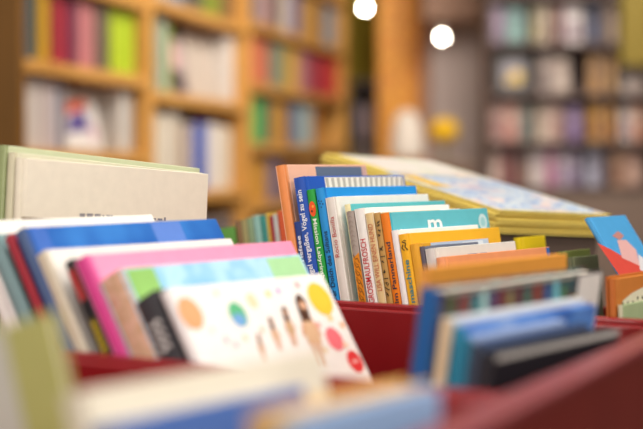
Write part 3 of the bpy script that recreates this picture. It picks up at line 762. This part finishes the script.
# pendant bulbs
for px, py, y, lab in [(365, 8, 7.0, 'glowing white pendant bulb at the top beside the oak bookcase'), (442, 37, 7.0, 'glowing white pendant bulb hanging before the grey panel')]:
    p = at_depth(px, py, y)
    r = thing('pendant_lamp', lab, 'lamp', Matrix.Translation(p))
    R_ = .017
    bm = bmesh.new(); lathe(bm, [(max(.002, R_*math.sin(math.pi*k/14)), -R_*math.cos(math.pi*k/14)) for k in range(15)], 24); obj('bulb', bm, glow('#fff3e0', 45), r)
    bm = bmesh.new(); lathe(bm, [(.009, R_-.003), (.009, R_+.016), (.004, R_+.028)], 14); obj('socket', bm, '#b0a8a0', r)
    bm = bmesh.new(); lathe(bm, [(.0022, R_+.026), (.0022, 3.399-p.z)], 8); obj('cord', bm, '#9a8f88', r)

# right-hand display shelving with books facing out
YS = 8.0
X0 = at_depth(489, 100, YS).x; X1 = X0+1.25
lev = [at_depth(560, py, YS).z for py in (187, 141, 93, 43, -6)]
r = thing('display_shelving', 'tall dark display shelving with books facing out at right', 'shelving', Matrix.Translation((X0, YS, 0)))
dks = paint('#5a4a46', .6, .1, 5)
bm = bmesh.new(); box(bm, 0, 1.25, .02, .35, 0, lev[0]-.02, 0, .004); obj('base_cabinet', bm, paint('#6b5a50', .6, .06, 4), r)
bm = bmesh.new(); box(bm, 0, 1.25, .33, .35, lev[0]-.02, 2.4); obj('back_panel', bm, paint('#5c4c4a', .7, .1, 5), r)
for x in (0, .62, 1.23):
    bm = bmesh.new(); box(bm, x, x+.02, .1, .33, lev[0]-.018, 2.4, 0, .002); obj('side_panel', bm, dks, r)
for z in lev:
    for (x0, x1) in ((.021, .619), (.641, 1.229)):
        bm = bmesh.new(); box(bm, x0, x1, .0, .33, z-.018, z, 0, .002); obj('shelf', bm, dks, r)
rows = [
 ('lowest row', lev[0], [(491, 500, 'pale pink', '#b89c94', '#d0b8ac'), (500, 510, 'dark red', '#6e2f30', '#8a4a3c'), (511, 520, 'maroon', '#7a4440', '#4a3030'), (521, 529, 'brown', '#5e4640', '#84624c'), (530, 545, 'white', '#c8bcba', '#b0a0a8'), (546, 556, 'magenta pink', '#b0648c', '#c8a0b0'), (557, 569, 'pale lilac', '#b8aab4', '#8f7a98'), (570, 580, 'violet grey', '#857494', '#c0b8c8'), (586, 598, 'pale blue', '#a8a8bc', '#706a80'), (599, 610, 'grey violet', '#7a7088', '#b8b0b8'), (612, 626, 'tan', '#b08a70', '#8a604c'), (627, 642, 'pinkish brown', '#a07a6c', '#c0a090')]),
 ('second row', lev[1], [(491, 504, 'dusty rose', '#b08c84', '#8a5a58'), (505, 518, 'coral pink', '#b87c70', '#d0b0a0'), (519, 530, 'grey green', '#8a8a80', '#5e6a68'), (536, 549, 'cream', '#c0ae9c', '#9a8478'), (550, 562, 'pale rose', '#c0a098', '#a88078'), (567, 581, 'purple', '#7c6090', '#a890b0'), (588, 602, 'orange yellow', '#c08c38', '#94602c'), (603, 615, 'amber', '#b87a34', '#d0a850'), (620, 631, 'white', '#cabeb8', '#a08890'), (632, 645, 'terracotta', '#b07860', '#d0b8a8')]),
 ('third row', lev[2], [(496, 530, 'black framed', '#2a2826', '#8a8088'), (538, 552, 'pinkish grey', '#9a8880', '#70605c'), (553, 569, 'warm grey', '#a08c82', '#c0b0a4'), (588, 601, 'tan', '#a87c48', '#806040'), (602, 615, 'ochre', '#a0743c', '#c09860'), (621, 632, 'white', '#bcaea8', '#8a7c80'), (633, 645, 'grey rose', '#a08a84', '#c8b8b0')]),
 ('top row', lev[3], [(491, 505, 'violet', '#5c4864', '#84688c'), (506, 524, 'teal', '#3f6a6c', '#6a9490'), (530, 540, 'olive', '#6c6448', '#948a5c'), (541, 551, 'pale tan', '#b09a84', '#8a7060'), (556, 563, 'dark red', '#6a2c34', '#9a5454'), (564, 582, 'white figure', '#c8c0c0', '#806c78'), (588, 598, 'navy', '#32344e', '#585c7c'), (599, 616, 'brown grey', '#8a7468', '#a8927c')]),
]
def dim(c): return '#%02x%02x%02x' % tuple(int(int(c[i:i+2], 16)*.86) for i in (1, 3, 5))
for rn, z, items in rows:
    for i, (p0, p1, cn, c, c2) in enumerate(items):
        xa = at_depth(p0, 100, YS+.1).x-X0; xb = at_depth(p1, 100, YS+.1).x-X0
        for xs in (0, .62, 1.23):
            if xa < xs+.022 and xb > xs-.002:
                if (xa+xb)/2 > xs+.01: xa = xs+.023
                else: xb = xs-.003
        h = random.uniform(.19, .215); a_ = .10
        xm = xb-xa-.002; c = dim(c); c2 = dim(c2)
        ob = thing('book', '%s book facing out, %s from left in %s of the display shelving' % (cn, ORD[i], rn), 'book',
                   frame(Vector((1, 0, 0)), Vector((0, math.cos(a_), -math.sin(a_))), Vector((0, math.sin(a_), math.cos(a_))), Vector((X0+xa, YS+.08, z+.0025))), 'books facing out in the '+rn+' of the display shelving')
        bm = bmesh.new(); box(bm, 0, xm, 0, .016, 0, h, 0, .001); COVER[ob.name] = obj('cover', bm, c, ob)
        f = Flat(off=-.0006)
        if cn.startswith('black framed'):
            f.rect(xm*.16, xm*.84, h*.2, h*.85, '#77727c'); f.disc(xm*.6, h*.42, xm*.2, '#b89a34'); f.disc(xm*.4, h*.35, xm*.12, '#a8862c')
        else:
            q = random.random()
            if q < .5: f.rect(xm*.12, xm*.88, h*.12, h*.55, c2)
            else: f.disc(xm*.5, h*.55, xm*.36, c2)
            f.rect(xm*.15, xm*.85, h*.8, h*.9, c2)
        f.done('cover_print', ob)
# yellow panel, upper right
y = YS-.02; a = at_depth(620, 66, y); b = at_depth(668, -40, y)
bm = bmesh.new(); box(bm, a.x, b.x, y-.03, y-.003, a.z, b.z, 0, .004)
tag(obj('sign_panel', bm, paint('#75641a', .6)), 'plain mustard yellow panel hung on the shelving, upper right corner', 'panel')

# ------------------------------------------------------------------ light
w = bpy.data.worlds.new('world'); SC.world = w; w.use_nodes = True
bg = w.node_tree.nodes['Background']; bg.inputs['Color'].default_value = (1.0, .93, .85, 1); bg.inputs['Strength'].default_value = .5
def area(name, loc, target, sx, sy, e, c):
    l = bpy.data.lights.new(name, 'AREA'); l.shape = 'RECTANGLE'; l.size = sx; l.size_y = sy; l.energy = e; l.color = c
    o = bpy.data.objects.new(name, l); COL.objects.link(o); o.location = loc
    o.rotation_euler = (Vector(target)-Vector(loc)).to_track_quat('-Z', 'Y').to_euler()
area('fill_light_near', (.3, 1.2, 3.0), (.1, 1.7, .8), 2.2, 1.6, 64, (1, .95, .88))  # unseen area light, added overhead to light the trough
area('fill_light_side', (-2.2, -.2, 2.4), (0, 1.8, .8), 1.2, 1.2, 42, (1, .96, .9))  # added light from the left behind the camera, no lamp there
area('fill_light_right', (2.6, -.8, 2.3), (.1, 1.8, .8), 1.4, 1.2, 50, (1, .96, .9))  # added off-frame fill from the right front, brightens the covers
area('fill_light_shelves', (.9, 5.0, 3.2), (-.4, 7.6, 1.0), 1.6, 1.2, 132, (1, .90, .76))  # unseen light, added to brighten the oak bookcases
area('fill_light_far', (1.2, 6.2, 3.2), (1.1, 8.8, 1.1), 1.4, 1.0, 85, (1, .92, .84))  # unseen light, added to brighten the pillar and display shelving
